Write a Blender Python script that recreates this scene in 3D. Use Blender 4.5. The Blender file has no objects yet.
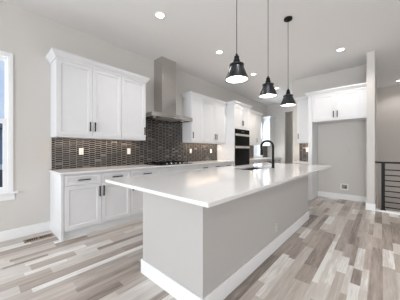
import bpy, bmesh, math, random
from mathutils import Vector
random.seed(7)
S = bpy.context.scene
COL = S.collection
PI = math.pi

# ------------------------------------------------------------------ camera
cd = bpy.data.cameras.new('camera')
cam = bpy.data.objects.new('camera', cd); COL.objects.link(cam)
cd.sensor_width = 36.0
cd.lens = 36.0 * 200.4 / 400.0
cd.shift_y = 0.5 / 400.0
cd.clip_start = 0.05
cam.location = (3.858, 0.0, 1.248)
cam.rotation_euler = (PI/2, 0, 0.735)
S.camera = cam

# ------------------------------------------------------------------ light
w = bpy.data.worlds.new('sky'); S.world = w; w.use_nodes = True
nt = w.node_tree; nt.nodes.clear()
wo = nt.nodes.new('ShaderNodeOutputWorld'); bg = nt.nodes.new('ShaderNodeBackground')
tc = nt.nodes.new('ShaderNodeTexCoord'); nz = nt.nodes.new('ShaderNodeTexNoise')
nz.inputs['Scale'].default_value = 3.4; nz.inputs['Detail'].default_value = 5
cr = nt.nodes.new('ShaderNodeValToRGB')
cr.color_ramp.elements[0].position = 0.44; cr.color_ramp.elements[0].color = (0.42, 0.60, 0.95, 1)
cr.color_ramp.elements[1].position = 0.60; cr.color_ramp.elements[1].color = (0.95, 0.97, 1.0, 1)
nt.links.new(tc.outputs['Generated'], nz.inputs['Vector'])
nt.links.new(nz.outputs['Fac'], cr.inputs['Fac'])
nt.links.new(cr.outputs['Color'], bg.inputs['Color'])
nt.links.new(bg.outputs['Background'], wo.inputs['Surface'])
bg.inputs['Strength'].default_value = 1.25

def area(name, loc, rot, sx, sy, power, color=(1, 1, 1)):
    l = bpy.data.lights.new(name, 'AREA'); l.shape = 'RECTANGLE'
    l.size = sx; l.size_y = sy; l.energy = power; l.color = color
    o = bpy.data.objects.new(name, l); COL.objects.link(o)
    o.location = loc; o.rotation_euler = rot
    return o
# daylight through the big glazing behind the photographer and through the left windows, plus added fill lights
area('daylight_rear', (2.6, -8.85, 1.6), (PI/2, 0, 0), 4.4, 2.7, 385, (0.94, 0.97, 1.0))
area('daylight_left', (-0.45, -0.55, 1.65), (0, -PI/2, 0), 1.8, 1.0, 40, (0.92, 0.96, 1.0))
area('daylight_pantry', (-0.3, 7.95, 1.8), (0, -PI/2, 0), 1.3, 0.6, 55, (0.88, 0.95, 1.0))
area('fill_right', (7.85, 1.6, 1.7), (0, PI/2, 0), 2.4, 7.0, 70, (0.97, 0.98, 1.0))  # added fill for the right floor and alcove; this wall has no window

area('fill_rear_right', (6.2, -8.85, 1.6), (PI/2, 0, 0.1), 2.4, 2.7, 350, (0.94, 0.97, 1.0))  # extra fill from behind, added to brighten the alcove wall
S.view_settings.view_transform = 'Standard'
S.view_settings.look = 'None'
S.view_settings.gamma = 1.0
S.view_settings.use_curve_mapping = False
S.view_settings.exposure = -0.42

# ------------------------------------------------------------------ materials
def lin(c):
    return tuple((x/255/12.92 if x/255 <= 0.04045 else ((x/255+0.055)/1.055)**2.4) for x in c)
def mat(name, rgb, rough=0.5, metal=0.0, bump=0.0, scale=60, var=0.0, stretch=None, coat=0.0, emit=None, es=0.0):
    m = bpy.data.materials.new(name); m.use_nodes = True
    n = m.node_tree.nodes; L = m.node_tree.links; b = n['Principled BSDF']
    c = lin(rgb)
    b.inputs['Base Color'].default_value = (*c, 1)
    b.inputs['Roughness'].default_value = rough
    b.inputs['Metallic'].default_value = metal
    b.inputs['Coat Weight'].default_value = coat
    if name in ('black_metal', 'cast_iron'): b.inputs['Specular IOR Level'].default_value = 0.25
    if name == 'oven_glass': b.inputs['Specular IOR Level'].default_value = 0.12
    if emit:
        b.inputs['Emission Color'].default_value = (*emit, 1); b.inputs['Emission Strength'].default_value = es
    if bump or var:
        t = n.new('ShaderNodeTexCoord'); mp = n.new('ShaderNodeMapping'); z = n.new('ShaderNodeTexNoise')
        if stretch: mp.inputs['Scale'].default_value = stretch
        z.inputs['Scale'].default_value = scale; z.inputs['Detail'].default_value = 4
        L.new(t.outputs['Object'], mp.inputs['Vector']); L.new(mp.outputs['Vector'], z.inputs['Vector'])
        if var:
            r = n.new('ShaderNodeValToRGB')
            r.color_ramp.elements[0].position = 0.3; r.color_ramp.elements[1].position = 0.7
            r.color_ramp.elements[0].color = (*[x*(1-var) for x in c], 1)
            r.color_ramp.elements[1].color = (*[min(1, x*(1+var)) for x in c], 1)
            L.new(z.outputs['Fac'], r.inputs['Fac']); L.new(r.outputs['Color'], b.inputs['Base Color'])
        if bump:
            bp = n.new('ShaderNodeBump'); bp.inputs['Strength'].default_value = bump; bp.inputs['Distance'].default_value = 0.002
            L.new(z.outputs['Fac'], bp.inputs['Height']); L.new(bp.outputs['Normal'], b.inputs['Normal'])
    return m

M_wall = mat('wall_paint', (210, 207, 203), 0.8, bump=0.15, scale=140)
M_stairwall = mat('wall_paint_shaded', (196, 190, 184), 0.8, bump=0.15, scale=140)  # the wall paint again, darkened to put the stairwell's shade into the colour
M_ceil = mat('ceiling_paint', (238, 237, 236), 0.9, bump=0.2, scale=90)
M_trim = mat('trim_paint', (240, 241, 242), 0.4, var=0.01, scale=8)
M_cab = mat('cabinet_paint', (226, 227, 229), 0.38, var=0.01, scale=6)
M_island = mat('island_paint', (188, 186, 184), 0.75, bump=0.15, scale=140)
M_quartz = mat('quartz', (233, 233, 233), 0.13, var=0.02, scale=14)
M_black = mat('black_metal', (12, 12, 13), 0.5, 0.0, var=0.1, scale=30)
M_shade = mat('pendant_metal', (56, 58, 62), 0.34, 0.7, var=0.15, scale=40)
M_white_in = mat('shade_lining', (250, 248, 242), 0.5, var=0.01)
M_steel = mat('brushed_steel', (196, 193, 190), 0.22, 1.0, var=0.06, scale=30, stretch=(8, 8, 0.3))
M_glassblk = mat('oven_glass', (10, 11, 11), 0.07, 0.0, var=0.1)
M_iron = mat('cast_iron', (14, 14, 15), 0.5, 0.2, var=0.1)
M_plate = mat('outlet_plastic', (244, 242, 238), 0.35, var=0.01)
M_slot = mat('outlet_slot', (60, 58, 56), 0.6, var=0.05)
M_bronze = mat('register_bronze', (158, 138, 120), 0.45, 0.3, var=0.15, scale=50)
M_dark = mat('register_dark', (30, 24, 20), 0.7, var=0.1)
M_boxgrey = mat('valve_box_grey', (150, 147, 144), 0.6, var=0.1)
M_lamp = mat('lamp_lens', (255, 250, 240), 0.4, emit=(1.0, 0.96, 0.90), es=9.0)
M_bulb = mat('lamp_bulb', (255, 250, 240), 0.4, emit=(1.0, 0.985, 0.96), es=19.0)
M_siding = mat('house_siding', (150, 164, 184), 0.8, var=0.12, scale=6, stretch=(1, 1, 8))
M_roof = mat('house_shingle', (96, 98, 104), 0.9, var=0.2, scale=12)
M_found = mat('house_foundation', (104, 106, 110), 0.9, var=0.1)
M_ground = mat('concrete_yard', (196, 194, 190), 0.9, var=0.08, scale=3)
M_oventrim = mat('oven_trim_steel', (226, 222, 218), 0.42, 0.75, var=0.03)
M_plate_grey = mat('outlet_plastic_grey', (206, 203, 199), 0.4, var=0.01)
M_sink = mat('sink_composite', (52, 51, 51), 0.45, var=0.1, scale=40)
M_carpet = mat('stair_carpet', (150, 144, 138), 0.95, bump=0.3, scale=200)

def pane_mat():
    m = bpy.data.materials.new('window_glass'); m.use_nodes = True
    n = m.node_tree.nodes; L = m.node_tree.links; n.remove(n['Principled BSDF'])
    out = n['Material Output']; a = n.new('ShaderNodeBsdfTransparent'); g = n.new('ShaderNodeBsdfGlossy')
    a.inputs['Color'].default_value = (0.95, 0.97, 0.98, 1); g.inputs['Roughness'].default_value = 0.02
    lw = n.new('ShaderNodeLayerWeight'); lw.inputs['Blend'].default_value = 0.5
    f = n.new('ShaderNodeMath'); f.operation = 'POWER'; f.inputs[1].default_value = 6.0; L.new(lw.outputs['Facing'], f.inputs[0])
    x = n.new('ShaderNodeMixShader')
    L.new(f.outputs[0], x.inputs[0]); L.new(a.outputs[0], x.inputs[1]); L.new(g.outputs[0], x.inputs[2])
    L.new(x.outputs[0], out.inputs['Surface'])
    return m
M_pane = pane_mat()

def math_node(n, op, *vals):
    k = n.nodes.new('ShaderNodeMath'); k.operation = op
    for i, v in enumerate(vals):
        if isinstance(v, (int, float)): k.inputs[i].default_value = v
        else: n.links.new(v, k.inputs[i])
    return k.outputs[0]

def tile_mat(along):
    """dark glass and stone mosaic: columns of thin bricks, every other column shifted half a brick"""
    m = bpy.data.materials.new('mosaic_tile_' + along); m.use_nodes = True
    n = m.node_tree; b = n.nodes['Principled BSDF']
    t = n.nodes.new('ShaderNodeTexCoord'); sp = n.nodes.new('ShaderNodeSeparateXYZ')
    n.links.new(t.outputs['Object'], sp.inputs[0])
    a = sp.outputs['Y' if along == 'y' else 'X']; z = sp.outputs['Z']
    a = math_node(n, 'DIVIDE', math_node(n, 'ADD', a, 20.0), 0.1)
    ci = math_node(n, 'FLOOR', a); fa = math_node(n, 'FRACT', a)
    sh = math_node(n, 'MULTIPLY', math_node(n, 'MODULO', ci, 2.0), 0.5)
    zz = math_node(n, 'ADD', math_node(n, 'DIVIDE', math_node(n, 'ADD', z, 20.0), 0.036), sh)
    ri = math_node(n, 'FLOOR', zz); fz = math_node(n, 'FRACT', zz)
    def edge(f, e):
        return math_node(n, 'MULTIPLY', math_node(n, 'GREATER_THAN', f, e), math_node(n, 'LESS_THAN', f, 1-e))
    inside = math_node(n, 'MULTIPLY', edge(fa, 0.025), edge(fz, 0.115))
    cx = n.nodes.new('ShaderNodeCombineXYZ'); n.links.new(ci, cx.inputs[0]); n.links.new(ri, cx.inputs[1])
    wn = n.nodes.new('ShaderNodeTexWhiteNoise'); wn.noise_dimensions = '2D'; n.links.new(cx.outputs[0], wn.inputs['Vector'])
    r = n.nodes.new('ShaderNodeValToRGB'); r.color_ramp.interpolation = 'CONSTANT'
    cols = [(0.0, (18, 17, 18)), (0.25, (30, 27, 26)), (0.5, (21, 21, 23)), (0.7, (38, 35, 34)), (0.88, (12, 12, 13)), (0.955, (104, 98, 94))]
    e = r.color_ramp.elements
    while len(e) < len(cols): e.new(0.5)
    for k, (p, c) in enumerate(cols): e[k].position = p; e[k].color = (*lin(c), 1)
    n.links.new(wn.outputs['Value'], r.inputs['Fac'])
    mx = n.nodes.new('ShaderNodeMix'); mx.data_type = 'RGBA'
    n.links.new(inside, mx.inputs[0]); mx.inputs[6].default_value = (*lin((138, 133, 128)), 1)
    n.links.new(r.outputs['Color'], mx.inputs[7]); n.links.new(mx.outputs[2], b.inputs['Base Color'])
    n.links.new(math_node(n, 'SUBTRACT', 0.7, math_node(n, 'MULTIPLY', inside, 0.48)), b.inputs['Roughness'])
    bp = n.nodes.new('ShaderNodeBump'); bp.inputs['Strength'].default_value = 0.4; bp.inputs['Distance'].default_value = 0.002
    n.links.new(inside, bp.inputs['Height']); n.links.new(bp.outputs['Normal'], b.inputs['Normal'])
    return m
M_tile_y = tile_mat('y'); M_tile_x = tile_mat('x')

def plank_mat():
    m = bpy.data.materials.new('wood_look_plank'); m.use_nodes = True
    n = m.node_tree; b = n.nodes['Principled BSDF']
    at = n.nodes.new('ShaderNodeAttribute'); at.attribute_name = 'plank'
    sp = n.nodes.new('ShaderNodeSeparateColor'); n.links.new(at.outputs['Color'], sp.inputs[0])
    r = n.nodes.new('ShaderNodeValToRGB')
    cols = [(0.0, (126, 116, 109)), (0.2, (164, 152, 144)), (0.45, (186, 176, 168)), (0.7, (202, 196, 190)), (0.88, (213, 208, 202)), (1.0, (234, 232, 229))]
    e = r.color_ramp.elements
    while len(e) < len(cols): e.new(0.5)
    for k, (p, c) in enumerate(cols): e[k].position = p; e[k].color = (*lin(c), 1)
    t = n.nodes.new('ShaderNodeTexCoord'); mp = n.nodes.new('ShaderNodeMapping')
    mp.inputs['Scale'].default_value = (45, 3.0, 1)
    off = n.nodes.new('ShaderNodeCombineXYZ'); n.links.new(math_node(n, 'MULTIPLY', sp.outputs[1], 57.0), off.inputs[1])
    n.links.new(off.outputs[0], mp.inputs['Location'])
    n.links.new(t.outputs['Object'], mp.inputs['Vector'])
    z = n.nodes.new('ShaderNodeTexNoise'); z.inputs['Scale'].default_value = 1.6; z.inputs['Detail'].default_value = 6
    n.links.new(mp.outputs['Vector'], z.inputs['Vector'])
    mp2 = n.nodes.new('ShaderNodeMapping'); mp2.inputs['Scale'].default_value = (16, 1.0, 1)
    n.links.new(off.outputs[0], mp2.inputs['Location']); n.links.new(t.outputs['Object'], mp2.inputs['Vector'])
    z2 = n.nodes.new('ShaderNodeTexNoise'); z2.inputs['Scale'].default_value = 1.3; z2.inputs['Detail'].default_value = 3
    n.links.new(mp2.outputs['Vector'], z2.inputs['Vector'])
    f = math_node(n, 'ADD', sp.outputs[0], math_node(n, 'MULTIPLY', math_node(n, 'SUBTRACT', z.outputs['Fac'], 0.5), 0.6))
    f = math_node(n, 'ADD', f, math_node(n, 'MULTIPLY', math_node(n, 'SUBTRACT', z2.outputs['Fac'], 0.44), 0.6))
    n.links.new(f, r.inputs['Fac']); n.links.new(r.outputs['Color'], b.inputs['Base Color'])
    b.inputs['Roughness'].default_value = 0.36
    bp = n.nodes.new('ShaderNodeBump'); bp.inputs['Strength'].default_value = 0.08; bp.inputs['Distance'].default_value = 0.001
    n.links.new(z.outputs['Fac'], bp.inputs['Height']); n.links.new(bp.outputs['Normal'], b.inputs['Normal'])
    return m
M_plank = plank_mat()

# ------------------------------------------------------------------ helpers
def box(bm, x0, x1, y0, y1, z0, z1):
    x0, x1 = sorted((x0, x1)); y0, y1 = sorted((y0, y1)); z0, z1 = sorted((z0, z1))
    v = [bm.verts.new(p) for p in ((x0,y0,z0),(x1,y0,z0),(x1,y1,z0),(x0,y1,z0),(x0,y0,z1),(x1,y0,z1),(x1,y1,z1),(x0,y1,z1))]
    for f in ((0,3,2,1),(4,5,6,7),(0,1,5,4),(1,2,6,5),(2,3,7,6),(3,0,4,7)): bm.faces.new([v[i] for i in f])
def lathe(bm, c, prof, seg=32, axis='z', caps=True):
    rings = []
    for r, h in prof:
        ring = []
        for k in range(seg):
            a = 2*PI*k/seg
            p = {'z': (r*math.cos(a), r*math.sin(a), h), 'x': (h, r*math.cos(a), r*math.sin(a)), 'y': (r*math.cos(a), h, r*math.sin(a))}[axis]
            ring.append(bm.verts.new((c[0]+p[0], c[1]+p[1], c[2]+p[2])))
        rings.append(ring)
    for a, b in zip(rings, rings[1:]):
        for k in range(seg):
            bm.faces.new((a[k], a[(k+1) % seg], b[(k+1) % seg], b[k]))
    if caps:
        bm.faces.new(rings[0]); bm.faces.new(rings[-1])
def tube(bm, pts, rad, seg=14):
    pts = [Vector(p) for p in pts]; rings = []; n = None
    for i, p in enumerate(pts):
        t = (pts[min(i+1, len(pts)-1)] - pts[max(i-1, 0)]).normalized()
        if n is None:
            n = t.orthogonal().normalized()
        else:
            n = (n - t*n.dot(t)).normalized()
        b = t.cross(n)
        r = rad[i] if isinstance(rad, (list, tuple)) else rad
        rings.append([bm.verts.new(p + (n*math.cos(2*PI*k/seg) + b*math.sin(2*PI*k/seg))*r) for k in range(seg)])
    for a, c in zip(rings, rings[1:]):
        for k in range(seg): bm.faces.new((a[k], a[(k+1) % seg], c[(k+1) % seg], c[k]))
    bm.faces.new(rings[0]); bm.faces.new(rings[-1])
def cells(bm, us, vs, w0, w1, hole, mp):
    """a slab over the grid us x vs, thickness w0..w1, leaving out the cells for which hole(u,v) is true"""
    nu, nv = len(us)-1, len(vs)-1
    on = {(i, j): not hole((us[i]+us[i+1])/2, (vs[j]+vs[j+1])/2) for i in range(nu) for j in range(nv)}
    vc = {}
    def V(i, j, k):
        if (i, j, k) not in vc: vc[i, j, k] = bm.verts.new(mp(us[i], vs[j], (w0, w1)[k]))
        return vc[i, j, k]
    for (i, j), o in on.items():
        if not o: continue
        for k in (0, 1): bm.faces.new([V(i,j,k), V(i+1,j,k), V(i+1,j+1,k), V(i,j+1,k)])
        for di, dj, e in ((-1,0,((i,j),(i,j+1))),(1,0,((i+1,j),(i+1,j+1))),(0,-1,((i,j),(i+1,j))),(0,1,((i,j+1),(i+1,j+1)))):
            if not on.get((i+di, j+dj), False):
                (a, b), (c, d) = e
                bm.faces.new([V(a,b,0), V(c,d,0), V(c,d,1), V(a,b,1)])
def B(): return bmesh.new()
def root_loc(p):
    return Vector(p['_loc']) if p is not None else Vector((0, 0, 0))
def obj(name, bm, m, parent=None, smooth=False, bevel=0.0, base=None):
    bmesh.ops.recalc_face_normals(bm, faces=bm.faces)
    if parent is not None: o_ = root_loc(parent)
    elif base is not None: o_ = Vector(base)
    else:
        xs = [v.co for v in bm.verts]
        o_ = Vector(((min(c.x for c in xs)+max(c.x for c in xs))/2, (min(c.y for c in xs)+max(c.y for c in xs))/2, min(c.z for c in xs)))
    for v in bm.verts: v.co -= o_
    me = bpy.data.meshes.new(name); bm.to_mesh(me); bm.free()
    me.materials.append(m)
    o = bpy.data.objects.new(name, me); COL.objects.link(o)
    o['_loc'] = tuple(o_)
    if parent is None: o.location = o_
    else: o.parent = parent
    if smooth:
        for p in me.polygons: p.use_smooth = True
        md = o.modifiers.new('split', 'EDGE_SPLIT'); md.split_angle = math.radians(38)
    if bevel:
        md = o.modifiers.new('bevel', 'BEVEL'); md.width = bevel; md.segments = 2; md.limit_method = 'ANGLE'
    return o
def thing(name, label, cat, loc, group=None):
    o = bpy.data.objects.new(name, None); COL.objects.link(o); o.empty_display_size = 0.05
    o.location = loc; o['_loc'] = tuple(loc); o['label'] = label; o['category'] = cat
    if group: o['group'] = group
    return o
def tag(o, label, cat, group=None):
    o['label'] = label; o['category'] = cat
    if group: o['group'] = group
    return o
def struct(name, bm, m, **k):
    o = obj(name, bm, m, base=(0, 0, 0), **k); o['kind'] = 'structure'; return o

H = 3.313          # ceiling height
YB = 8.85          # rear kitchen wall
YR = 6.25          # wall behind the refrigerator alcove
XR = 8.0; YF = -9.0
CT = 0.945; CTH = 0.032

# ------------------------------------------------------------------ the room
# floor: one plank per face, random tone in a colour attribute
bm = B(); lay = bm.loops.layers.float_color.new('plank')
def plank_zone(x0, x1, y0, y1):
    x = x0
    while x < x1 - 1e-6:
        wd = random.choice((0.05, 0.075, 0.1, 0.14, 0.14)); xe = min(x + wd, x1)
        if x1 - xe < 0.03: xe = x1
        y = y0 - random.random()*0.9
        while y < y1:
            ln = random.choice((0.35, 0.45, 0.6, 0.8, 1.1))*random.uniform(0.85, 1.15)
            a, b = max(y, y0), min(y + ln, y1)
            if b - a > 1e-4:
                f = bm.faces.new([bm.verts.new(p) for p in ((x,a,0),(xe,a,0),(xe,b,0),(x,b,0))])
                u = random.random()
                tone = random.uniform(0.02, 0.25) if u < 0.22 else random.uniform(0.25, 0.55) if u < 0.55 else random.uniform(0.55, 0.82) if u < 0.86 else random.uniform(0.85, 1.0)
                c = (tone, random.random(), 0, 1)
                for lp in f.loops: lp[lay] = c
            y += ln
        x = xe
plank_zone(0, 3.77, YF, YB); plank_zone(3.77, XR, YF, 5.5)
def under(x0, x1, y0, y1):   # depth below the planks
    v = [bm.verts.new(p) for p in ((x0,y0,-0.25),(x1,y0,-0.25),(x1,y1,-0.25),(x0,y1,-0.25))]; f = bm.faces.new(v)
    for lp in f.loops: lp[lay] = (0.3, 0.5, 0, 1)
under(0, 3.77, YF, YB); under(3.77, XR, YF, 5.5)
me_fix = bm
o = bpy.data.objects.new('floor', bpy.data.meshes.new('floor'))
for f in bm.faces:
    f.normal_update()
    if (f.normal.z < 0) == (f.calc_center_median().z > -0.1): f.normal_flip()
bm.to_mesh(o.data); bm.free(); o.data.materials.append(M_plank); COL.objects.link(o); o['kind'] = 'structure'

bm = B(); box(bm, -0.15, XR+0.15, YF-0.15, YB+0.15, H, H+0.2); struct('ceiling', bm, M_ceil)

# left wall with two real openings
W1 = (-0.92, 0.285, 0.665, 2.565); W2 = (7.56, 8.26, 1.02, 2.45)
bm = B()
def lh(y, z):
    return (W1[0] < y < W1[1] and W1[2] < z < W1[3]) or (W2[0] < y < W2[1] and W2[2] < z < W2[3])
cells(bm, [YF, W1[0], W1[1], W2[0], W2[1], YB], [0, W1[2], W2[2], W2[3], W1[3], H], -0.16, 0.0, lh, lambda u, v, t: (t, u, v))
struct('wall_left', bm, M_wall)
# rear wall of the kitchen, with an opening to a hall; it continues as the far wall of the stairwell
bm = B()
cells(bm, [0, 0.776, 1.62, 3.77], [0, 2.90, H], YB, YB+0.15, lambda x, z: 0.776 < x < 1.62 and z < 2.9, lambda u, v, t: (u, t, v))
struct('wall_back', bm, M_wall)
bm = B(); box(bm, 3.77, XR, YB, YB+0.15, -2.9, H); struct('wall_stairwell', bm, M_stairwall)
bm = B(); box(bm, 0.3, 2.6, 10.3, 10.42, 0, H); struct('wall_hall', bm, M_wall)
bm = B(); box(bm, 0.3, 2.6, YB+0.15, 10.3, -0.1, 0); struct('floor_hall', bm, M_carpet)
bm = B(); box(bm, 0.3, 2.6, YB+0.15, 10.3, H, H+0.1); struct('ceiling_hall', bm, M_ceil)
bm = B(); box(bm, 0.2, 0.3, YB+0.15, 10.42, 0, H); box(bm, 2.6, 2.7, YB+0.15, 10.42, 0, H); struct('wall_hall_side', bm, M_wall)
# alcove wall and the narrow wing wall (reads as a column)
bm = B(); box(bm, 1.91, 3.63, YR, YR+0.14, 0, H); struct('wall_alcove', bm, M_wall)
bm = B(); box(bm, 3.63, 3.758, 5.5, YB, 0, H); struct('wall_wing', bm, M_wall)
bm = B(); box(bm, XR, XR+0.15, YF, YB, -2.9, H); struct('wall_right', bm, M_wall)
bm = B()
cells(bm, [0, 0.6, 7.2, XR], [0, 0.08, 2.95, H], YF-0.15, YF, lambda x, z: 0.6 < x < 7.2 and 0.08 < z < 2.95, lambda u, v, t: (u, t, v))
struct('wall_front', bm, M_wall)
# stairwell below the railing
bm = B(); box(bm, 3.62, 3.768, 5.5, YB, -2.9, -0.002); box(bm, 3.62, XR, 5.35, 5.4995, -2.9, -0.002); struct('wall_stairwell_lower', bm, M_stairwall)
bm = B(); box(bm, 3.77, XR, 5.5, YB, -3.0, -2.9); struct('floor_stairwell', bm, M_carpet)
bm = B(); box(bm, 3.771, XR, 5.49, 5.60, -0.2, 0.035); struct('trim_1', bm, M_trim)

# baseboards
def base_piece(bm, x0, x1, y0, y1):
    box(bm, x0, x1, y0, y1, 0, 0.13)
def baseboard(name, parts):
    bm = B()
    for p in parts: box(bm, *p, 0.0, 0.14)
    struct(name, bm, M_trim, bevel=0.004)
baseboard('baseboard_left', [(0, 0.016, YF, 0.757)])
baseboard('baseboard_alcove', [(2.569, 3.614, YR-0.016, YR), (3.614, 3.63, 5.55, YR)])
baseboard('baseboard_wing', [(3.614, 3.770, 5.484, 5.5), (3.614, 3.63, 5.5, 5.55)])
baseboard('baseboard_right', [(XR-0.016, XR, YF, 5.5)])

# windows
def window(name, y0, y1, z0, z1, rail, sill=True):
    bm = B()     # casing on the room side, lining and the fixed frame
    c = 0.045
    for a in ((0.0, 0.018, y0-c, y0, z0, z1+c), (0.0, 0.018, y1, y1+c, z0, z1+c), (0.0, 0.018, y0, y1, z1, z1+c)): box(bm, *a)
    for a in ((-0.16, 0, y0, y0+0.012, z0, z1), (-0.16, 0, y1-0.012, y1, z0, z1), (-0.16, 0, y0, y1, z1-0.012, z1), (-0.16, 0, y0, y1, z0, z0+0.012)): box(bm, *a)
    f = struct(name, bm, M_trim, bevel=0.003)
    y0i, y1i, z0i, z1i = y0+0.012, y1-0.012, z0+0.012, z1-0.012
    def sash(x0, x1, za, zb, st, bot, top):
        bm = B()
        cells(bm, [y0i, y0i+st, y1i-st, y1i], [za, za+bot, zb-top, zb], x0, x1, lambda y, z: y0i+st < y < y1i-st and za+bot < z < zb-top, lambda u, v, t: (t, u, v))
        sa = obj('window_sash', bm, M_trim, f, bevel=0.002)
        bm = B(); xm = (x0+x1)/2; box(bm, xm-0.003, xm+0.003, y0i+st-0.005, y1i-st+0.005, za+bot-0.005, zb-top+0.005); obj('window_pane', bm, M_pane, sa)
    if rail:
        sash(-0.12, -0.085, rail-0.03, z1i, 0.022, 0.05, 0.04)
        sash(-0.075, -0.035, z0i, rail+0.03, 0.045, 0.06, 0.055)
    else:
        sash(-0.09, -0.055, z0i, z1i, 0.04, 0.05, 0.04)
    if sill:
        bm = B(); box(bm, 0.0, 0.045, y0-0.095, y1+0.095, z0-0.022, z0+0.003); obj('window_sill', bm, M_trim, f, bevel=0.004)
        bm = B(); box(bm, 0.0, 0.016, y0-0.06, y1+0.06, z0-0.11, z0-0.022); obj('window_apron', bm, M_trim, f, bevel=0.003)
window('window_1', *W1[:2], *W1[2:], 1.66)
window('window_2', *W2[:2], *W2[2:], 0)

# ------------------------------------------------------------------ cabinets
ML = lambda a, b, c: (b, a, c)                 # left wall: a = y, b = distance from the wall
MA = lambda a, b, c: (a, YR - b, c)            # alcove wall
MK = lambda a, b, c: (a, YB - b, c)
def mbox(bm, M, a0, a1, b0, b1, c0, c1):
    p, q = M(a0, b0, c0), M(a1, b1, c1)
    box(bm, p[0], q[0], p[1], q[1], p[2], q[2])
def shaker(bm, M, a0, a1, b1, c0, c1, rail=0.058, t=0.02, rec=0.011):
    """a shaker front with its face at b1: a stepped recess in one closed mesh"""
    def ring(a0, a1, c0, c1, b): return [bm.verts.new(M(*p)) for p in ((a0,b,c0),(a1,b,c0),(a1,b,c1),(a0,b,c1))]
    r = [ring(a0, a1, c0, c1, b1-t), ring(a0, a1, c0, c1, b1), ring(a0+rail, a1-rail, c0+rail, c1-rail, b1),
         ring(a0+rail+0.006, a1-rail-0.006, c0+rail+0.006, c1-rail-0.006, b1-rec)]
    for p, q in zip(r, r[1:]):
        for k in range(4): bm.faces.new((p[k], p[(k+1) % 4], q[(k+1) % 4], q[k]))
    bm.faces.new(r[0]); bm.faces.new(r[-1])
def pull(M, parent, a, c, b, vertical, L=0.15, m=None):
    bm = B(); r = 0.0085
    if vertical:
        mbox(bm, M, a-r, a+r, b+0.024, b+0.036, c-L/2, c+L/2)
        for s in (-1, 1): mbox(bm, M, a-0.005, a+0.005, b, b+0.026, c+s*L*0.40-0.005, c+s*L*0.40+0.005)
    else:
        mbox(bm, M, a-L/2, a+L/2, b+0.024, b+0.036, c-r, c+r)
        for s in (-1, 1): mbox(bm, M, a+s*L*0.40-0.005, a+s*L*0.40+0.005, b, b+0.026, c-0.005, c+0.005)
    return obj('handle', bm, m or M_black, parent, bevel=0.002)
def crown(M, parent, a0, a1, d, z0, left, right, bs=0.003):
    prof = [(0.002, z0-0.012), (0.012, z0-0.012), (0.014, z0+0.016), (0.030, z0+0.034), (0.052, z0+0.066), (0.060, z0+0.072), (0.060, z0+0.098), (0.002, z0+0.098)]
    bm = B(); rings = []
    for o, z in prof:
        la = a0 - o if left else a0; ra = a1 + o if right else a1
        rings.append([bm.verts.new(M(*p)) for p in ((la, bs, z), (la, d+o, z), (ra, d+o, z), (ra, bs, z))])
    for p, q in zip(rings, rings[1:]):
        for k in range(4): bm.faces.new((p[k], p[(k+1) % 4], q[(k+1) % 4], q[k]))
    bm.faces.new(rings[0]); bm.faces.new(rings[-1])
    obj('crown_moulding', bm, M_cab, parent)
GAP = 0.0025
def wall_cab(M, a0, a1, z0, z1, d, doors, label, group, left=False, right=False, hl=0.15, hz=0.11, rail_h=0.032, crown_on=True, name='upper_cabinet'):
    t = thing(name, label, 'cabinet', M((a0+a1)/2, d/2, z0), group)
    bm = B(); mbox(bm, M, a0+0.0006, a1-0.0006, 0.002, d-0.021, z0, z1); obj('carcass', bm, M_cab, t)
    bm = B(); mbox(bm, M, a0+0.0006, a1-0.0006, d-0.021, d-0.004, z0, z0+rail_h-0.004); obj('light_rail', bm, M_cab, t, bevel=0.002)
    for (p, q, hs) in doors:
        bm = B(); shaker(bm, M, p+GAP, q-GAP, d, z0+rail_h, z1-0.008); dr = obj('door', bm, M_cab, t)
        ha = q-0.037 if hs > 0 else p+0.037
        pull(M, dr, ha, z0+rail_h+hz+0.04, d, True, hl)
    if crown_on: crown(M, t, a0, a1, d, z1, left, right)
    return t
UZ0, UZ1, UD = 1.452, 2.612, 0.34
g = 'white shaker wall cabinets on the left wall'
wall_cab(ML, 0.76, 1.757, UZ0, UZ1, UD, [(0.762, 1.256, 1), (1.256, 1.756, -1)], 'white two-door wall cabinet nearest the window, first in the row', g, left=True)
wall_cab(ML, 1.757, 2.265, UZ0, UZ1, UD, [(1.758, 2.262, 1)], 'white single-door wall cabinet just left of the steel range hood', g, right=True)
wall_cab(ML, 3.575, 4.03, UZ0, UZ1, UD, [(3.578, 4.028, -1)], 'white single-door wall cabinet just right of the steel range hood', g, left=True)
wall_cab(ML, 4.03, 5.068, UZ0, UZ1, UD, [(4.032, 4.55, 1), (4.55, 5.064, -1)], 'white two-door wall cabinet between the hood-side cabinet and the oven tower', g)
wall_cab(ML, 6.002, 6.75, UZ0, UZ1, UD, [(6.004, 6.376, 1), (6.376, 6.748, -1)], 'white two-door wall cabinet directly behind the oven tower', g)
wall_cab(ML, 6.75, 7.50, UZ0, UZ1, UD, [(6.752, 7.124, 1), (7.124, 7.496, 1)], 'white wall cabinet ending the row at the pantry window', g, right=True)
wall_cab(ML, 8.32, 8.846, UZ0, UZ1, UD, [(8.322, 8.842, -1)], 'brightly daylit white wall cabinet in the far corner past the pantry window', g, left=True)

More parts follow.
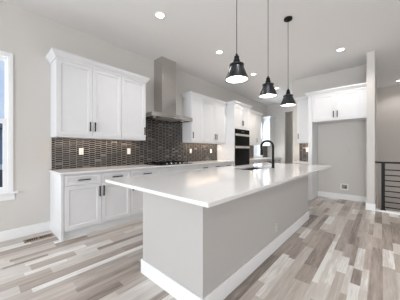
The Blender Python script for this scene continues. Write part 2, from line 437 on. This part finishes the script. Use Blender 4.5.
def base_cab(M, a0, a1, d, drawers, doors, label, group, end=False, wide=None, name='base_cabinet', top=None):
    """drawers: list of (a0,a1) in the top row; doors: list of (a0,a1,handle side)"""
    top = (top or CT) - CTH - 0.001
    t = thing(name, label, 'cabinet', M((a0+a1)/2, d/2, 0), group)
    bm = B(); mbox(bm, M, a0+0.0006, a1-0.0006, 0.002, d-0.021, 0.105, top)
    obj('carcass', bm, M_cab, t)
    bm = B(); mbox(bm, M, a0+0.0006, a1-0.0006, 0.002, d-0.045, 0, 0.105); obj('toe_kick', bm, M_cab, t)
    if end:
        bm = B(); mbox(bm, M, a0-0.004, a0+0.030, 0.002, d-0.004, 0, top); obj('end_panel', bm, M_cab, t, bevel=0.002)
    zs = top - 0.165
    for (p, q) in drawers:
        bm = B(); shaker(bm, M, p+GAP, q-GAP, d, zs+GAP, top-0.016, rail=0.04); dr = obj('drawer', bm, M_cab, t)
        pull(M, dr, (p+q)/2, (zs+top-0.016)/2, d, False, wide or 0.17)
    for (p, q, hs) in doors:
        bm = B(); shaker(bm, M, p+GAP, q-GAP, d, 0.118, zs-GAP if drawers else top-0.016); dr = obj('door', bm, M_cab, t)
        ha = q-0.03 if hs > 0 else p+0.03
        pull(M, dr, ha, zs-0.125, d, True, 0.16)
    return t
BD = 0.61
g = 'white shaker base cabinets on the left wall'
base_cab(ML, 0.76, 1.79, BD, [(0.795, 1.292), (1.292, 1.788)], [(0.795, 1.292, 1), (1.292, 1.788, -1)], 'white two-door base cabinet with visible end panel by the window', g, end=True)
base_cab(ML, 1.79, 2.43, BD, [(1.792, 2.428)], [(1.792, 2.428, -1)], 'white base cabinet between the end cabinet and the cooktop', g)
base_cab(ML, 2.43, 3.50, BD, [], [(2.432, 2.965, 1), (2.965, 3.498, -1)], 'white base cabinet under the black gas cooktop', g)
base_cab(ML, 3.50, 4.03, BD, [(3.502, 4.028)], [(3.502, 4.028, -1)], 'white base cabinet just right of the black gas cooktop', g)
base_cab(ML, 4.03, 5.066, BD, [(4.032, 4.55), (4.55, 5.064)], [(4.032, 4.55, 1), (4.55, 5.064, -1)], 'white base cabinet butting against the near side of the oven tower', g)
base_cab(ML, 6.002, 6.95, BD, [(6.004, 6.476), (6.476, 6.948)], [(6.004, 6.476, 1), (6.476, 6.948, -1)], 'white base cabinet beyond the oven tower, nearest it', g)
base_cab(ML, 6.95, 7.90, BD, [(6.952, 7.424), (7.424, 7.898)], [(6.952, 7.424, 1), (7.424, 7.898, -1)], 'white base cabinet beyond the oven tower, under the pantry window', g)
base_cab(ML, 7.90, 8.846, BD, [(7.902, 8.37), (8.37, 8.842)], [(7.902, 8.37, 1), (8.37, 8.842, -1)], 'white base cabinet beyond the oven tower, against the rear wall', g)

# worktops on the left wall
bm = B(); box(bm, 0.002, 0.637, 0.735, 5.066, CT-CTH, CT)
tag(obj('worktop', bm, M_quartz, bevel=0.003), 'pale quartz worktop along the left wall under the mosaic backsplash', 'worktop')
bm = B(); box(bm, 0.002, 0.637, 6.003, 8.846, CT-CTH, CT)
tag(obj('worktop', bm, M_quartz, bevel=0.003), 'pale quartz worktop beyond the oven tower, ending at the rear wall', 'worktop')

# mosaic backsplashes (taller behind the hood)
bm = B()
cells(bm, [0.775, 2.268, 3.572, 5.066], [CT+0.0005, UZ0-0.001, 2.06], 0.001, 0.011, lambda y, z: z > UZ0 and not (2.268 < y < 3.572), lambda u, v, t: (t, u, v))
tag(obj('backsplash', bm, M_tile_y), 'dark mosaic tile backsplash along the left wall, rising behind the hood', 'backsplash')
bm = B(); box(bm, 0.001, 0.011, 6.004, W2[0]-0.048, CT+0.0005, UZ0-0.001)
tag(obj('backsplash', bm, M_tile_y), 'dark mosaic backsplash between the oven tower and the pantry window', 'backsplash')
bm = B(); box(bm, 0.001, 0.011, W2[1]+0.048, 8.844, CT+0.0005, UZ0-0.001)
tag(obj('backsplash', bm, M_tile_y), 'dark mosaic backsplash in the far corner past the pantry window', 'backsplash')

# oven tower
t = thing('oven_cabinet', 'tall white cabinet tower holding the black ovens', 'cabinet', (0.32, 5.535, 0))
TD = 0.64; ta, tb = 5.07, 6.0
bm = B()
cells(bm, [ta, ta+0.03, tb-0.03, tb], [0.105, 0.775, 1.905, UZ1], 0.002, TD-0.021, lambda y, z: ta+0.03 < y < tb-0.03 and 0.775 < z < 1.905, lambda u, v, w_: (w_, u, v))
obj('carcass', bm, M_cab, t)
bm = B(); box(bm, 0.002, TD-0.06, ta+0.001, tb-0.001, 0, 0.105); obj('toe_kick', bm, M_cab, t)
mid = (ta+tb)/2
for p, q, hs in ((ta+0.002, mid, 1), (mid, tb-0.002, -1)):
    bm = B(); shaker(bm, ML, p+GAP, q-GAP, TD, 1.955, UZ1-0.008); dr = obj('door', bm, M_cab, t)
    pull(ML, dr, q-0.032 if hs > 0 else p+0.032, 2.10, TD, True)
bm = B(); shaker(bm, ML, ta+0.004, tb-0.004, TD, 0.118, 0.745); dr = obj('drawer', bm, M_cab, t); pull(ML, dr, mid, 0.62, TD, False, 0.2)
bm = B()
for a in ((ta, ta+0.03, 0.75, 1.95), (tb-0.03, tb, 0.75, 1.95), (ta+0.03, tb-0.03, 0.75, 0.775), (ta+0.03, tb-0.03, 1.905, 1.95)): box(bm, TD-0.021, TD-0.002, *a)
obj('face_frame', bm, M_cab, t)
crown(ML, t, ta, tb, TD, UZ1, True, True, bs=UD+0.062)

def oven(name, label, cat, z0, z1, bar_z, panel):
    t = thing(name, label, cat, (0.33, mid, z0))
    y0, y1 = ta+0.033, tb-0.033
    bm = B(); box(bm, 0.10, TD-0.01, y0, y1, z0, z1); obj('body', bm, M_iron, t)
    top = z1
    if panel:
        bm = B(); box(bm, TD-0.01, TD+0.012, y0, y1, z1-0.13, z1-0.002); pn = obj('control_panel', bm, M_glassblk, t, bevel=0.002)
        bm = B(); box(bm, TD+0.012, TD+0.014, mid-0.08, mid+0.08, z1-0.09, z1-0.045); obj('display', bm, M_slot, pn)
        top = z1-0.134
    bm = B(); box(bm, TD-0.01, TD+0.016, y0, y1, z0+0.004, top); dr = obj('oven_door', bm, M_glassblk, t, bevel=0.003)
    bm = B(); box(bm, TD+0.016, TD+0.019, y0+0.004, y1-0.004, top-0.075, top-0.012); obj('door_trim', bm, M_oventrim, dr)
    bm = B(); tube(bm, [(TD+0.055, y0+0.05, bar_z), (TD+0.055, y1-0.05, bar_z)], 0.011)
    for yy in (y0+0.09, y1-0.09): tube(bm, [(TD+0.016, yy, bar_z), (TD+0.055, yy, bar_z)], 0.008)
    obj('handle', bm, M_oventrim, dr, smooth=True)
    bm = B(); box(bm, TD-0.01, TD+0.006, y0, y1, z0, z0+0.0035); obj('sill_strip', bm, M_steel, t)
oven('microwave_oven', 'black glass microwave oven with steel handle, upper in the tower', 'oven', 1.395, 1.903, 1.735, True)
oven('wall_oven', 'black glass wall oven with steel handle, lower in the tower', 'oven', 0.778, 1.392, 1.35, False)

# ------------------------------------------------------------------ range hood
t = thing('range_hood', 'stainless steel chimney range hood with curved canopy above the cooktop', 'range hood', (0.2, 2.9, 1.93))
bm = B(); box(bm, 0.002, 0.302, 2.693, 3.10, 2.70, H-0.001); obj('upper_chimney', bm, M_steel, t, bevel=0.002)
bm = B(); box(bm, 0.012, 0.305, 2.690, 3.103, 2.05, 2.70); obj('lower_chimney', bm, M_steel, t, bevel=0.002)
bm = B()
N = 28; zt, zb_ = 2.03, 1.945
def canopy_ring(z, ins):
    pts = [(0.012, 2.36+ins), ]
    for k in range(N+1):
        s = -1 + 2*k/N
        y = 2.9 + s*(0.575-ins); x = 0.475 + 0.05*(1-s*s) - ins
        pts.append((x, y))
    pts.append((0.012, 3.44-ins))
    return [bm.verts.new((x, y, z)) for x, y in pts]
rs = [canopy_ring(zt-0.012, 0.05), canopy_ring(zt, 0.0), canopy_ring(zb_, 0.0), canopy_ring(zb_, 0.03), canopy_ring(zb_+0.012, 0.035)]
for p, q in zip(rs, rs[1:]):
    for k in range(len(p)): bm.faces.new((p[k], p[(k+1) % len(p)], q[(k+1) % len(p)], q[k]))
bm.faces.new(rs[0]); bm.faces.new(rs[-1])
obj('canopy', bm, M_steel, t)
bm = B()
v0 = [bm.verts.new(p) for p in ((0.012,2.52,2.028),(0.40,2.52,2.028),(0.40,3.28,2.028),(0.012,3.28,2.028))]
v1 = [bm.verts.new(p) for p in ((0.012,2.66,2.075),(0.315,2.66,2.075),(0.315,3.135,2.075),(0.012,3.135,2.075))]
bm.faces.new(v0); bm.faces.new(v1)
for k in range(4): bm.faces.new((v0[k], v0[(k+1) % 4], v1[(k+1) % 4], v1[k]))
obj('motor_housing', bm, M_steel, t)
for yy in (2.62, 2.915):
    bm = B(); box(bm, 0.05, 0.42, yy, yy+0.27, zb_+0.004, zb_+0.0118); obj('grease_filter', bm, M_boxgrey, t)
for yy in (2.50, 3.30):
    bm = B(); lathe(bm, (0.30, yy, zb_+0.004), [(0.034, 0), (0.034, 0.007)]); obj('hood_lamp', bm, M_white_in, t)
for k in range(5):
    bm = B(); lathe(bm, (0.5265, 2.82+0.04*k, 1.985), [(0.007, -0.006), (0.007, 0.005)], seg=12, axis='x'); obj('button', bm, M_iron, t)

# cooktop
t = thing('cooktop', 'black gas cooktop with cast iron grates set into the left worktop', 'cooktop', (0.32, 2.9, CT))
bm = B(); box(bm, 0.06, 0.585, 2.45, 3.36, CT+0.0005, CT+0.014); obj('cooktop_plate', bm, M_iron, t, bevel=0.004)
for k in range(3):
    ya = 2.47 + k*0.29; yb = ya+0.285
    bm = B(); zt = CT+0.052
    for xx in (0.08, 0.2, 0.32, 0.44): box(bm, xx-0.006, xx+0.006, ya, yb, zt-0.014, zt)
    for yy in (ya+0.007, (ya+yb)/2, yb-0.007): box(bm, 0.08, 0.44, yy-0.006, yy+0.006, zt-0.014, zt)
    for xx in (0.08, 0.44):
        for yy in (ya+0.007, yb-0.007): box(bm, xx-0.008, xx+0.008, yy-0.007, yy+0.007, CT+0.013, zt-0.01)
    obj('grate', bm, M_iron, t)
for x, y, r in ((0.16, 2.61, 0.04), (0.37, 2.61, 0.035), (0.26, 2.905, 0.055), (0.16, 3.2, 0.035), (0.37, 3.2, 0.04)):
    bm = B(); lathe(bm, (x, y, CT+0.012), [(r, 0), (r, 0.012), (r*0.75, 0.014), (r*0.75, 0.02)], seg=20); obj('burner', bm, M_iron, t)
for k in range(5):
    bm = B(); lathe(bm, (0.52, 2.66+0.12*k, CT+0.012), [(0.021, 0), (0.019, 0.022), (0.016, 0.026)], seg=18); obj('knob', bm, M_steel, t, smooth=True)

# outlets
def outlet(M, a, c, b, label, group, w_=0.07, h_=0.115, m=None):
    m = m or M_plate
    t = thing('outlet', label, 'outlet', M(a, b, c-h_/2), group)
    bm = B(); mbox(bm, M, a-w_/2, a+w_/2, b+0.0005, b+0.007, c-h_/2, c+h_/2); obj('cover_plate', bm, m, t, bevel=0.002)
    for s in (-1, 1):
        bm = B(); mbox(bm, M, a-0.016, a+0.016, b+0.007, b+0.010, c+s*0.024-0.015, c+s*0.024+0.015); so = obj('socket', bm, m, t)
        bm = B()
        for q in (-1, 1): mbox(bm, M, a+q*0.006-0.0013, a+q*0.006+0.0013, b+0.010, b+0.0105, c+s*0.024-0.005, c+s*0.024+0.007)
        obj('slot', bm, M_slot, so)
g = 'white outlets on the mosaic backsplash'
for a, lab in ((1.193, 'white outlet on the mosaic under the two-door cabinet nearest the window'), (2.073, 'white outlet on the mosaic just left of the cooktop'),
               (3.874, 'white outlet on the mosaic just right of the cooktop'), (4.745, 'white outlet on the mosaic beside the oven tower')):
    outlet(ML, a, 1.232, 0.011, lab, g)

# ------------------------------------------------------------------ island
t = thing('kitchen_island', 'large kitchen island base painted pale grey with white baseboard', 'island', (2.46, 2.6, 0))
IX0, IX1, IY0, IY1 = 2.05, 2.867, 1.128, 4.04
IT = 0.914
SX0, SX1, SY0, SY1 = 1.82, 2.22, 3.10, 3.98
def island_gap(x, y):
    return (x < IX0 and y < 1.65) or (x > 2.52 and y > IY1) or (SX0-0.02 < x < SX1+0.02 and SY0-0.02 < y < SY1+0.02)
bm = B()
cells(bm, [1.56, SX0-0.02, IX0, SX1+0.02, 2.52, IX1], [IY0, 1.65, SY0-0.02, SY1+0.02, IY1, 5.12], 0, IT-CTH-0.001, island_gap, lambda u, v, w_: (u, v, w_))
body = obj('island_body', bm, M_island, t)
bm = B()
b_ = 0.016
for a in ((IX0-b_, IX1+b_, IY0-b_, IY0), (IX1, IX1+b_, IY0, IY1), (IX0-b_, IX0, IY0, 1.65), (2.52, IX1+b_, IY1, IY1+b_)): box(bm, *a, 0, 0.14)
obj('island_baseboard', bm, M_trim, t, bevel=0.004)
bm = B()
cells(bm, [1.503, SX0, SX1, 3.043], [0.98, SY0, SY1, 5.29], IT-CTH, IT, lambda x, y: SX0 < x < SX1 and SY0 < y < SY1, lambda u, v, w_: (u, v, w_))
tag(obj('island_worktop', bm, M_quartz, bevel=0.003), 'wide white polished quartz worktop overhanging the island', 'worktop')

# undermount sink
t = thing('sink', 'dark undermount sink set into the white island worktop', 'sink', ((SX0+SX1)/2, (SY0+SY1)/2, IT-CTH-0.20))
bm = B()
def ring(ins, z): return [bm.verts.new(p) for p in ((SX0-0.008+ins, SY0-0.008+ins, z), (SX1+0.008-ins, SY0-0.008+ins, z), (SX1+0.008-ins, SY1+0.008-ins, z), (SX0-0.008+ins, SY1+0.008-ins, z))]
zt = IT-CTH-0.001
rs = [ring(0.0, zt), ring(0.012, zt), ring(0.02, zt-0.185), ring(0.0, zt-0.20)]
for p, q in zip(rs, rs[1:]+rs[:1]):
    if p is rs[2]: continue
    for k in range(4): bm.faces.new((p[k], p[(k+1) % 4], q[(k+1) % 4], q[k]))
bm.faces.new(rs[2]); bm.faces.new(rs[3])
obj('bowl', bm, M_sink, t)
bm = B(); lathe(bm, ((SX0+SX1)/2, (SY0+SY1)/2, zt-0.186), [(0.045, 0), (0.045, 0.004), (0.03, 0.004)], seg=24); obj('drain', bm, M_steel, t, smooth=True)

# faucet
FX, FY = 2.327, 3.772
t = thing('faucet', 'tall matte black gooseneck pull-down faucet behind the island sink', 'faucet', (FX, FY, IT))
bm = B(); lathe(bm, (FX, FY, IT+0.0005), [(0.032, 0), (0.032, 0.006), (0.026, 0.012), (0.026, 0.15), (0.017, 0.16)], seg=24); obj('faucet_base', bm, M_black, t, smooth=True)
bm = B(); R = 0.112; zc = IT+0.408
pts = [(FX, FY, IT+0.15), (FX, FY, IT+0.25), (FX, FY, zc)]
for k in range(1, 17):
    a = PI*k/16*1.04; pts.append((FX-R+R*math.cos(a), FY-0.15*(1-math.cos(a))*R, zc+R*math.sin(a)))
pts.append((pts[-1][0]+0.003, pts[-1][1], pts[-1][2]-0.05))
tube(bm, pts, 0.021, 16); obj('spout', bm, M_black, t, smooth=True)
e = pts[-1]
bm = B(); tube(bm, [(e[0], e[1], e[2]+0.005), (e[0]+0.003, e[1], e[2]-0.03), (e[0]+0.006, e[1], e[2]-0.085), (e[0]+0.007, e[1], e[2]-0.10)], [0.022, 0.027, 0.030, 0.025], 18); obj('spray_head', bm, M_black, t, smooth=True)
bm = B(); tube(bm, [(FX-0.015, FY-0.015, IT+0.10), (FX-0.035, FY-0.04, IT+0.105)], 0.013, 12); tube(bm, [(FX-0.035, FY-0.04, IT+0.105), (FX-0.06, FY-0.075, IT+0.118), (FX-0.078, FY-0.10, IT+0.128)], [0.008, 0.007, 0.006], 10); obj('lever', bm, M_black, t, smooth=True)

# island outlet on the knee wall
MI = lambda a, b, c: (IX1 + b, a, c)
outlet(MI, 2.536, 0.275, 0.0, 'white outlet low on the long side of the island', None, m=M_plate_grey)

# ------------------------------------------------------------------ refrigerator alcove and the small run beside it
g = 'white shaker cabinets around the refrigerator alcove'
AX0, AX1 = 2.569, 3.628
t = wall_cab(MA, AX0, AX1, 1.962, 2.612, 0.62, [(AX0+0.002, 3.062, 1), (3.062, 3.545, -1)], 'white two-door cabinet bridging the top of the empty refrigerator alcove', g, hl=0.15, hz=0.07)
bm = B(); box(bm, 3.547, AX1-0.001, YR-0.62, YR-0.60, 1.995, 2.604); obj('filler_strip', bm, M_cab, t)
t = thing('alcove_side_panel', 'tall white side panel forming the left edge of the refrigerator alcove', 'panel', (2.52, 5.94, 0))
bm = B(); box(bm, 2.478, 2.567, YR-0.62, YR-0.002, 0, 2.61); obj('panel', bm, M_cab, t, bevel=0.002)
crown(MA, t, 2.476, 2.568, 0.62, 2.612, True, False, bs=UD+0.062)
wall_cab(MA, 2.13, 2.476, UZ0, 2.60, UD, [(2.132, 2.474, -1)], 'narrow white wall cabinet beside the refrigerator alcove', g, left=True)
base_cab(MA, 2.11, 2.476, BD, [(2.112, 2.474)], [(2.112, 2.474, -1)], 'narrow white base cabinet beside the refrigerator alcove', g, wide=0.12)
bm = B(); box(bm, 2.085, 2.476, YR-0.637, YR-0.002, CT-CTH, CT)
tag(obj('worktop', bm, M_quartz, bevel=0.003), 'short quartz worktop on the narrow cabinet beside the refrigerator alcove', 'worktop')
bm = B(); box(bm, 2.10, 2.476, YR-0.011, YR-0.001, CT+0.0005, UZ0-0.001)
tag(obj('backsplash', bm, M_tile_x), 'small dark mosaic backsplash beside the refrigerator alcove', 'backsplash')
outlet(MA, 2.31, 1.262, 0.011, 'white outlet on the small mosaic panel beside the refrigerator alcove', None)
outlet(MA, 3.268, 1.26, 0.0, 'pale outlet on the bare wall inside the refrigerator alcove', None, m=M_plate_grey)
# ice-maker valve box
t = thing('valve_box', 'square grey recessed water valve box low in the refrigerator alcove', 'valve box', (3.165, YR-0.01, 0.25))
bm = B()
cells(bm, [3.085, 3.105, 3.225, 3.245], [0.25, 0.27, 0.38, 0.40], YR-0.012, YR-0.0005, lambda x, z: 3.105 < x < 3.225 and 0.27 < z < 0.38, lambda u, v, w_: (u, w_, v)); obj('frame', bm, M_plate, t)
bm = B(); box(bm, 3.106, 3.224, YR-0.004, YR-0.0005, 0.271, 0.379); obj('back_plate', bm, M_boxgrey, t)
bm = B(); lathe(bm, (3.19, YR-0.004, 0.315), [(0.014, 0.0), (0.014, -0.02), (0.02, -0.022), (0.02, -0.03)], seg=14, axis='y'); obj('valve', bm, M_slot, t)

# ------------------------------------------------------------------ stair railing
t = thing('stair_railing', 'black metal stair railing with thin horizontal bars', 'railing', (3.89, 5.545, 0.035))
ry = 5.545
bm = B(); box(bm, 3.76, 7.99, ry-0.025, ry+0.025, 0.985, 1.02); obj('top_rail', bm, M_black, t, bevel=0.003)
for px in (3.888, 5.25, 6.6, 7.95):
    bm = B(); box(bm, px-0.028, px+0.028, ry-0.028, ry+0.028, 0.036, 0.985); ps = obj('post', bm, M_black, t, bevel=0.002)
    bm = B(); box(bm, px-0.04, px+0.04, ry-0.04, ry+0.04, 0.0355, 0.045); obj('foot_plate', bm, M_black, ps)
for k in range(8):
    z = 0.855 - k*0.1085
    bm = B(); tube(bm, [(3.90, ry, z), (7.95, ry, z)], 0.0105, 10); obj('bar', bm, M_black, t, smooth=True)

# ------------------------------------------------------------------ pendants
def pendant(x, y, label):
    t = thing('pendant_lamp', label, 'lamp', (x, y, 1.94), 'three black pendants in a row over the island')
    zb = 1.952
    bm = B(); lathe(bm, (x, y, H), [(0.062, -0.0005), (0.062, -0.02), (0.05, -0.026), (0.012, -0.03), (0.010, -0.05)], seg=32); obj('ceiling_canopy', bm, M_black, t, smooth=True)
    bm = B(); tube(bm, [(x, y, H-0.045), (x, y, zb+0.245)], 0.0036, 8); obj('cord', bm, M_black, t, smooth=True)
    bm = B(); lathe(bm, (x, y, zb), [(0.010, 0.262), (0.012, 0.245), (0.024, 0.238), (0.026, 0.205), (0.032, 0.20), (0.032, 0.165)], seg=28); obj('socket_cup', bm, M_black, t, smooth=True)
    bm = B(); prof = [(0.119, 0.0), (0.117, 0.010), (0.064, 0.138), (0.072, 0.142), (0.072, 0.156), (0.05, 0.166), (0.03, 0.168),
                      (0.03, 0.160), (0.048, 0.158), (0.058, 0.134), (0.113, 0.006), (0.116, 0.0)]
    rings = []
    lathe(bm, (x, y, zb), prof + [prof[0]], seg=40, caps=False)
    bmesh.ops.remove_doubles(bm, verts=bm.verts, dist=1e-5)
    sh = obj('shade', bm, M_shade, t, smooth=True)
    bm = B(); lathe(bm, (x, y, zb), [(0.1115, 0.006), (0.056, 0.134), (0.028, 0.157), (0.027, 0.156), (0.054, 0.132), (0.1095, 0.0062), (0.1115, 0.006)], seg=40, caps=False)
    bmesh.ops.remove_doubles(bm, verts=bm.verts, dist=1e-5)
    obj('shade_lining', bm, M_white_in, sh, smooth=True)
    bm = B(); lathe(bm, (x, y, zb+0.016), [(0.001, 0.0), (0.02, 0.003), (0.042, 0.02), (0.048, 0.045), (0.042, 0.07), (0.022, 0.10), (0.016, 0.14)], seg=28); obj('bulb', bm, M_bulb, t, smooth=True)
pendant(2.785, 1.735, 'large black cone pendant, nearest the camera of three over the island')
pendant(2.766, 2.53, 'black cone pendant hanging in the middle of three over the island')
pendant(2.778, 3.25, 'black cone pendant with visible ceiling canopy, farthest of the three')

# recessed ceiling lights
def downlight(x, y, label, power=52, tint=(1.0, 0.97, 0.94)):
    t = thing('recessed_light', label, 'ceiling light', (x, y, H-0.01), 'recessed ceiling lights')
    bm = B(); lathe(bm, (x, y, H), [(0.062, -0.0004), (0.088, -0.0004), (0.088, -0.004), (0.064, -0.010), (0.060, -0.004), (0.062, -0.0004)], seg=36, caps=False)
    bmesh.ops.remove_doubles(bm, verts=bm.verts, dist=1e-5)
    obj('trim_ring', bm, M_trim, t, smooth=True)
    bm = B(); lathe(bm, (x, y, H), [(0.060, -0.001), (0.060, -0.004)], seg=32); obj('lens', bm, M_lamp, t)
    l = bpy.data.lights.new('downlight', 'SPOT'); l.energy = power; l.spot_size = 2.3; l.spot_blend = 0.6; l.shadow_soft_size = 0.06; l.color = tint
    o = bpy.data.objects.new('downlight', l); COL.objects.link(o); o.location = (x, y, H-0.03)
downlight(1.358, 1.857, 'recessed ceiling light at upper left, nearest the white wall cabinets by the window')
downlight(1.344, 3.391, 'recessed ceiling light between the steel hood and the nearest pendant')
downlight(1.302, 4.981, 'recessed ceiling light seen between the nearest and middle pendants', 85, (1.0, 0.92, 0.84))
downlight(1.293, 6.607, 'smallest recessed ceiling light, just right of the middle pendant', 150, (1.0, 0.90, 0.80))
downlight(3.241, 4.966, 'recessed ceiling light in front of the refrigerator alcove', 60, (1.0, 0.94, 0.88))
downlight(4.249, 8.322, 'recessed ceiling light over the stairwell behind the wing wall', 30)

l = bpy.data.lights.new('hall_fill', 'POINT'); l.energy = 9; l.color = (1.0, 0.92, 0.82); l.shadow_soft_size = 0.1  # unseen fill light, added to brighten the hall behind the opening
o = bpy.data.objects.new('hall_fill', l); COL.objects.link(o); o.location = (1.9, 9.6, 2.9)
l = bpy.data.lights.new('stairwell_fill', 'POINT'); l.energy = 45; l.color = (1.0, 0.97, 0.94); l.shadow_soft_size = 0.15  # hidden low fill, added to lift the dark stairwell walls
o = bpy.data.objects.new('stairwell_fill', l); COL.objects.link(o); o.location = (6.6, 6.6, -0.6)
for x, y in ((3.24, 1.5), (5.2, 3.0)):     # unseen fill spots without fixtures, added to brighten the right side
    l = bpy.data.lights.new('ceiling_fill', 'SPOT'); l.energy = 55; l.spot_size = 2.3; l.spot_blend = 0.6; l.shadow_soft_size = 0.06; l.color = (1.0, 0.97, 0.94)
    o = bpy.data.objects.new('ceiling_fill', l); COL.objects.link(o); o.location = (x, y, H-0.03)
# under-cabinet strips (their warm glow shows on the tile)
def strip(x, y0, y1, p):
    l = bpy.data.lights.new('undercabinet', 'AREA'); l.shape = 'RECTANGLE'; l.size = 0.03; l.size_y = y1-y0; l.energy = p; l.color = (1.0, 0.78, 0.58)
    o = bpy.data.objects.new('undercabinet', l); COL.objects.link(o); o.location = (x, (y0+y1)/2, UZ0-0.012)
strip(0.10, 0.85, 2.2, 4.0); strip(0.10, 3.65, 5.0, 5.0); strip(0.10, 6.1, 7.4, 4.0)
l = bpy.data.lights.new('undercabinet', 'AREA'); l.size = 0.03; l.shape = 'RECTANGLE'; l.size_y = 0.3; l.energy = 2.2; l.color = (1.0, 0.78, 0.58)
o = bpy.data.objects.new('undercabinet', l); COL.objects.link(o); o.location = (2.3, YR-0.14, UZ0-0.012); o.rotation_euler = (0, 0, PI/2)

# floor register
t = thing('floor_register', 'bronze slatted floor register by the left baseboard under the window', 'floor vent', (0.24, 0.575, 0))
bm = B(); cells(bm, [0.185, 0.205, 0.285, 0.305], [0.415, 0.435, 0.57, 0.585, 0.72, 0.74], 0.0006, 0.008, lambda x, y: 0.205 < x < 0.285 and (0.435 < y < 0.57 or 0.585 < y < 0.72), lambda u, v, w_: (u, v, w_)); obj('frame', bm, M_bronze, t)
bm = B(); box(bm, 0.206, 0.284, 0.436, 0.719, 0.0006, 0.0016); obj('duct_opening', bm, M_dark, t)
for k in range(12):
    yy = 0.447 + k*0.0235
    if 0.566 < yy < 0.589: continue
    bm = B(); box(bm, 0.206, 0.284, yy-0.003, yy+0.003, 0.0017, 0.0065); obj('slat', bm, M_bronze, t)

# ------------------------------------------------------------------ outside the left window
bm = B(); box(bm, -40, -0.6, -30, 40, -0.6, -0.5); struct('ground', bm, M_ground)
t = thing('neighbour_house', 'blue-grey sided neighbouring house seen through the left window', 'house', (-9.0, 0.5, -0.5))
bm = B(); box(bm, -13, -6.0, -9, 7, 0.76, 2.0); obj('wall', bm, M_siding, t)
bm = B(); box(bm, -13, -5.97, -9.03, 7.03, 0.58, 0.76); obj('trim_band', bm, M_trim, t)
bm = B(); box(bm, -13, -6.0, -9, 7, -0.5, 0.58); obj('foundation', bm, M_found, t)
bm = B()
for a in (-9.3, 7.3):
    pass
v = [bm.verts.new(p) for p in ((-5.6,-9.3,2.0),(-13.4,-9.3,2.0),(-9.5,-9.3,2.62),(-5.6,7.3,2.0),(-13.4,7.3,2.0),(-9.5,7.3,2.62))]
for f in ((0,1,2),(3,5,4),(0,2,5,3),(1,4,5,2),(0,3,4,1)): bm.faces.new([v[i] for i in f])
obj('roof', bm, M_roof, t)

for o in bpy.data.objects:
    if '_loc' in o.keys(): del o['_loc']
